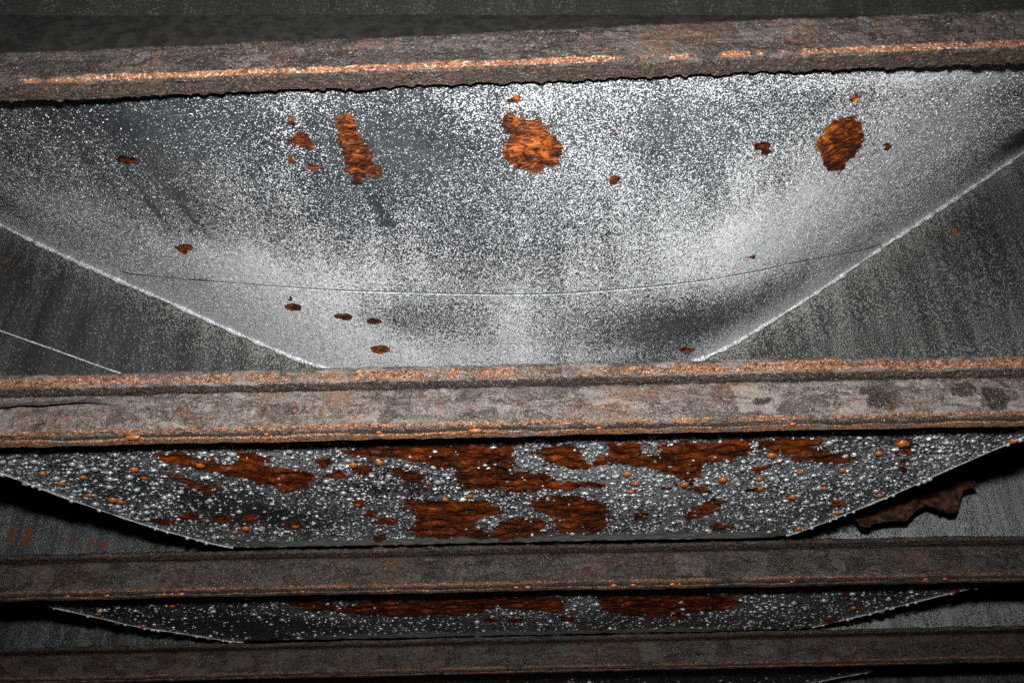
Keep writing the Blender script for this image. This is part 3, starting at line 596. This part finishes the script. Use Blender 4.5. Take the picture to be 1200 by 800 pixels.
for k, (dx, r, sx) in enumerate(((-0.846, 0.012, 1.5), (-0.085, 0.011, 1.5), (-0.30, 0.006, 1.2), (0.19, 0.006, 1.2), (0.62, 0.007, 1.2), (-0.55, 0.006, 1.0))):
    single_drop(RUSTDROP_ME, 'rusty_drop', W(dx, BEAM_Y[1] + 0.016, 0.994), r * S, bars[1], b1.location, sx, 0.8)
for k, dx in enumerate(rng.uniform(-1.5, 1.5, 16)):
    single_drop(RUSTDROP_ME, 'rusty_drop', W(dx, BEAM_Y[2] + 0.016, 0.994), rng.uniform(0.005, 0.010) * S, bars[2], beams[2].location, 1.3, 0.9)

# third beam: torn rust sheet hanging in front of its web at the right
b2 = beams[2]
fp = np.array(FLAP)
lower = fp[np.r_[7:len(fp)]]; lower = np.vstack([lower, fp[:1]])[::-1]      # left to right along the torn lower edge
order = np.argsort(lower[:, 0], kind='stable')
nx_, nz_ = 110, 26
xs = np.linspace(fp[:, 0].min(), fp[:, 0].max(), nx_)
lo = np.interp(xs, lower[order, 0], lower[order, 1]) + 0.020 * (fbm(xs * 36, xs * 0, 3, 5) - 0.5)
hi = np.maximum(lo + 0.002, np.interp(xs, [1.1, 1.3, 1.45, 1.56], [1.40, 1.44, 1.48, 1.50]))
U = np.linspace(0, 1, nz_)[None]
Z = lo[:, None] + (hi - lo)[:, None] * U
X = np.repeat(xs[:, None], nz_, 1)
Y = 2.92 - 0.05 * (1 - np.clip(U / 0.3, 0, 1)) ** 2 * fbm(X * 9, X * 0 + 3.3, 25, 3) + 0.295 * sstep(0.45, 1.0, U) + 0.020 * (fbm(X * 16, Z * 16, 21, 4) - 0.5)
slab('torn_rust_sheet', W(X, Y, Z), M_FLAKE, b2, b2.location, (0, 0.006 * S, 0), flip=True)

# ------------------------------------------------------------------ plates
def masks(X, Y, rusts, spots, dews, base_dew, rw):
    a = 0.30 * rw + 0.003
    X0, Y0 = X, Y
    X = X + 2.2 * a * (fbm(X0 * 26, Y0 * 26, 301, 3) - 0.5) + 1.6 * a * (fbm(X0 * 80, Y0 * 80, 303, 2) - 0.5)
    Y = Y + 2.2 * a * (fbm(X0 * 26, Y0 * 26, 305, 3) - 0.5) + 1.6 * a * (fbm(X0 * 80, Y0 * 80, 307, 2) - 0.5)
    rust = np.zeros_like(X)
    for p in rusts:
        sd = poly_sd(X, Y, p)
        rust = np.maximum(rust, sstep(rw, -rw, sd))
    for e in spots:
        q = ell(X, Y, e); rust = np.maximum(rust, sstep(1.9, 0.25, q))
    dew = np.full_like(X, base_dew)
    for e in dews: dew = dew + e[6] * np.exp(-ell(X, Y, e))
    return rust, np.clip(dew, 0, 1)

def scatter(n, x0, x1, y0, y1, fn):
    """n random spots, kept with the probability fn gives"""
    x = rng.uniform(x0, x1, n); y = rng.uniform(y0, y1, n)
    k = rng.uniform(0, 1, n) < fn(x, y)
    return x[k], y[k]

# plate of the nearest bay: flat along the near beam, dished up to both sides against the middle beam's web
org = Vector((0, 1.4 * S, ZC + 1.1 * S))
p1 = thing('dished_plate', 'broad grey white speckled steel plate between the top two beams, three large rust spots', 'steel plate', org, 'sagging steel plates between the beams')
X, Tt = np.meshgrid(np.linspace(-2.2, 2.2, 620), np.linspace(0, 1, 230), indexing='ij')
Y = plate1_near(X) + (Y1F - plate1_near(X)) * Tt
rust, dew = masks(X, Y, RUST1, SPOT1, DEW1, 0.56, 0.022)
dew = np.clip(0.50 + 0.75 * (dew - 0.50) - 0.10 * sstep(1.55, 1.15, Y) + 0.6 * np.exp(-(Y1F - Y) / 0.085) * sstep(0.35, 0.55, np.abs(X)), 0, 1)
for e in DARK1: dew = dew * (1 - 0.9 * np.exp(-ell(X, Y, e)))
Z = plate1_z(X, Y) + 0.006 * (fbm(X * 3, Y * 3, 61, 3) - 0.5)
Z = Z + sstep(0.3, 0.8, rust) * (0.005 * (fbm(X * 45, Y * 90, 62, 4) - 0.35))
slab('sheet', W(X, Y, Z), M_PLATE1, p1, org, (0, 0, 0.014 * S), {'rust': rust, 'dew': dew, 'bare': np.zeros_like(X)})
def surf1(x, y): return plate1_z(x, y) + 0.006 * (fbm(x * 3, y * 3, 61, 3) - 0.5)
# lapped strip along the middle beam
sm = np.array(SEAM1)
xs = np.linspace(sm[0, 0], sm[-1, 0], 300)
ys = np.interp(xs, sm[:, 0], sm[:, 1])
ys = np.convolve(np.pad(ys, 12, 'edge'), np.ones(25) / 25, 'valid')
Xs = np.repeat(xs[:, None], 90, 1); Ys = ys[:, None] + (Y1F - 0.004 - ys)[:, None] * np.linspace(0, 1, 90)[None]
r2, d2 = masks(Xs, Ys, [], SPOT1, DEW1, 0.56, 0.01)
d2 = np.clip(0.50 + 0.75 * (d2 - 0.50) + 0.6 * np.exp(-(Y1F - Ys) / 0.085) * sstep(0.35, 0.55, np.abs(Xs)), 0, 1)
slab('lap_strip', W(Xs, Ys, surf1(Xs, Ys) - 0.0042), M_PLATE1, p1, org, (0, 0, 0.003 * S), {'rust': r2, 'dew': d2, 'bare': np.zeros_like(Xs)})
tube('lap_edge', W(xs, ys + 0.002, surf1(xs, ys + 0.002) - 0.0042), (0.0008 + 0.0012 * fbm(xs * 60, xs * 0, 68, 5)) * S, M_BEAD, p1, org, 6)
# frosted bead where the plate meets the web
for a, c in ((-2.2, -0.30), (0.32, 2.2)):
    xs = np.linspace(a, c, 260)
    rr = (0.001 + 0.011 * fbm(xs * 55, xs * 0, 66, 5)) * S
    tube('weld_bead', W(xs, xs * 0 + Y1F - 0.006, surf1(xs, xs * 0 + Y1F - 0.006) - 0.004), rr, M_BEAD, p1, org, 8)

def dens1(x, y):
    r, d = masks(x, y, RUST1, SPOT1, DEW1, 0.46, 0.01)
    for e in DARK1: d = d * (1 - 0.9 * np.exp(-ell(x, y, e)))
    cl = fbm(x * 14, y * 14, 63, 4)
    return np.clip(d * 1.1 * (0.35 + 1.3 * cl), 0, 1) * (r < 0.35) * (1 - 0.6 * sstep(1.55, 1.25, y))
x, y = scatter(230000, -1.5, 1.6, 1.03, 1.88, dens1)
near = sstep(1.50, 1.10, y - 0.06 * x)
rad = 0.00027 + 0.00014 * near * rng.uniform(0.2, 1.6, len(x)) + 0.00040 * rng.uniform(0, 1, len(x)) ** 8
drop_mass('fine_dew', W(x, y, surf1(x, y) - 0.0004 - 0.0042 * (y > np.interp(x, sm[:, 0], sm[:, 1]))), rad, M_DROP, p1, org, 4, 2)

# plates of the bays behind: cut to a trapezium, hanging free of the beam behind at both sides
def hung_plate(name, label, pz, yn, yc, edge_l, edge_r, rusts, spots, dews, base, orange, white, nbig, nmid, nsmall, seed, cell):
    l = np.array(edge_l); r = np.array(edge_r)
    sl = (l[-1] - l[-2]) / (l[-2, 1] - l[-1, 1]); tipl = l[-1] + sl * (l[-1, 1] - yn)
    sr = (r[-1] - r[-2]) / (r[-2, 1] - r[-1, 1]); tipr = r[-1] + sr * (r[-1, 1] - yn)
    ex = np.concatenate([[tipl[0]], l[::-1, 0], [l[0, 0] + 0.05, r[0, 0] - 0.05], r[:, 0], [tipr[0]]])
    ey = np.concatenate([[yn + 0.004], l[::-1, 1], [yc, yc], r[:, 1], [yn + 0.004]])
    def ye(x):
        return sum(np.interp(x + o, ex, ey) for o in (-.03, -.01, .01, .03)) / 4
    def sz(x, y):
        return pz(x, y) + 0.010 * (fbm(x * 2.5, y * 2.5, seed, 3) - 0.5)
    org = Vector((0, (yn + yc) / 2 * S, ZC + 1.07 * S))
    t = thing(name, label, 'steel plate', org, 'sagging steel plates between the beams')
    xs = np.linspace(tipl[0] + 0.01, tipr[0] - 0.01, 560)
    V = np.linspace(0, 1, 130)
    X = np.repeat(xs[:, None], 130, 1); Y = yn + (ye(xs) - yn)[:, None] * V[None]
    rust, dew = masks(X, Y, rusts, spots, dews, base, 0.05)
    bare = sstep(yc - 0.10, yc - 0.055, Y + 0.05 * (fbm(X * 9, Y * 9, seed + 5, 3) - 0.5)) * sstep(-0.95, -0.7, X) * sstep(0.95, 0.7, X)
    Z = sz(X, Y) + sstep(0.3, 0.8, rust) * 0.022 * (fbm(X * 30, Y * 45, seed + 1, 4) - 0.55) - 0.004 * (fbm(X * 60, Y * 60, seed + 2, 2) - 0.5)
    slab('sheet', W(X, Y, Z), M_PLATE2, t, org, (0, 0, 0.012 * S), {'rust': rust, 'dew': dew * (1 - bare), 'bare': bare})
    for a, c in ((tipl[0] + 0.02, l[0, 0] + 0.02), (r[0, 0] - 0.02, tipr[0] - 0.02)):
        x = np.linspace(a, c, 120)
        tube('edge_bead', W(x, ye(x), sz(x, ye(x)) - 0.003), (0.0006 + 0.0042 * fbm(x * 40, x * 0, seed + 3, 3)) * S, M_BEAD, t, org, 6)
    def dens(x, y):
        rr, d = masks(x, y, rusts, spots, dews, base, 0.018)
        inside = (y < ye(x) - 0.004) & (y < yc - 0.06 + 0.05 * (np.abs(x) > 0.85))
        return np.clip(d * (0.4 + 1.2 * fbm(x * 10, y * 10, seed + 7, 4)), 0, 1) * inside * np.where(rr > 0.4, 0.07, 1.0)
    x0, x1 = tipl[0] + 0.02, tipr[0] - 0.02
    x, y = scatter(nsmall, x0, x1, yn, yc, dens)
    drop_mass('fine_dew', W(x, y, sz(x, y)), rng.uniform(0.0012, 0.0022, len(x)) * cell, M_DROP, t, org, 5, 2)
    x, y = scatter(nmid, x0, x1, yn, yc, dens)
    drop_mass('water_beads', W(x, y, sz(x, y)), np.clip(0.0021 * np.exp(0.38 * rng.standard_normal(len(x))), 0.0010, 0.0046) * cell, M_DROP, t, org, 6, 3)
    x, y = scatter(nbig * 4, x0, x1, yn, yc, lambda x, y: dens(x, y) * 0.8)
    for px, py in list(white) + list(zip(x, y))[:nbig]:
        single_drop(DROP_ME, 'water_drop', W(px, py, float(sz(np.array(px), np.array(py)))), rng.uniform(0.0032, 0.0048) * cell, t, org, 1.0, rng.uniform(0.8, 1.1))
    for px, py in orange:
        single_drop(RUSTDROP_ME, 'rusty_drop', W(px, py, float(sz(np.array(px), np.array(py)))), rng.uniform(0.0040, 0.0062) * cell, t, org, 1.0, rng.uniform(0.75, 1.1))
    # drops hanging from the free edges
    for k in range(26):
        px = rng.uniform(x0 + 0.05, l[0, 0]) if k % 2 else rng.uniform(r[0, 0], x1 - 0.05)
        py = float(ye(np.array(px)))
        single_drop(DROP_ME, 'water_drop', W(px, py + 0.004, float(sz(np.array(px), np.array(py))) - 0.005), rng.uniform(0.0018, 0.0034) * cell, t, org, 1.0, rng.uniform(0.9, 1.25))
    return t

hung_plate('sagging_plate', 'dark wet steel plate below the middle beam with broad rust blotches and many water drops', plate2_z, 1.875, 2.848, EDGE2L, EDGE2R,
           RUST2, SPOT2, DEW2, 0.55, ORANGE2, WHITE2, 90, 5200, 15000, 200, 1.0)
hung_plate('sagging_plate', 'narrow dark steel plate low in the view between the third and lowest beams', plate3_z, 2.915, 3.845, EDGE3L, EDGE3R,
           RUST3, SPOT3, DEW3, 0.40, ORANGE3, [], 60, 3200, 6500, 300, 1.1)
E4L = [(-1.25, 4.83), (-1.42, 4.65), (-1.6, 4.4), (-1.72, 4.2)]; E4R = [(1.25, 4.83), (1.42, 4.65), (1.6, 4.4), (1.72, 4.2)]
hung_plate('sagging_plate', 'sliver of dark wet plate under the lowest beam at the bottom edge', plate4_z, 3.91, 4.85, E4L, E4R,
           [], [], [(0.5, 4.1, 0.5, 0, 0, 0.15, 0.3)], 0.35, [], [], 0, 900, 900, 400, 1.1)

# deck that the beams carry, above everything
X, Y = np.meshgrid(np.linspace(-3.4, 3.4, 9), np.linspace(0.3, 5.3, 9), indexing='ij')
deck = slab('deck', W(X, Y, X * 0 + 2.504), M_DECK, None, (0, 0, 0), (0, 0, 0.03 * S))
deck['kind'] = 'structure'
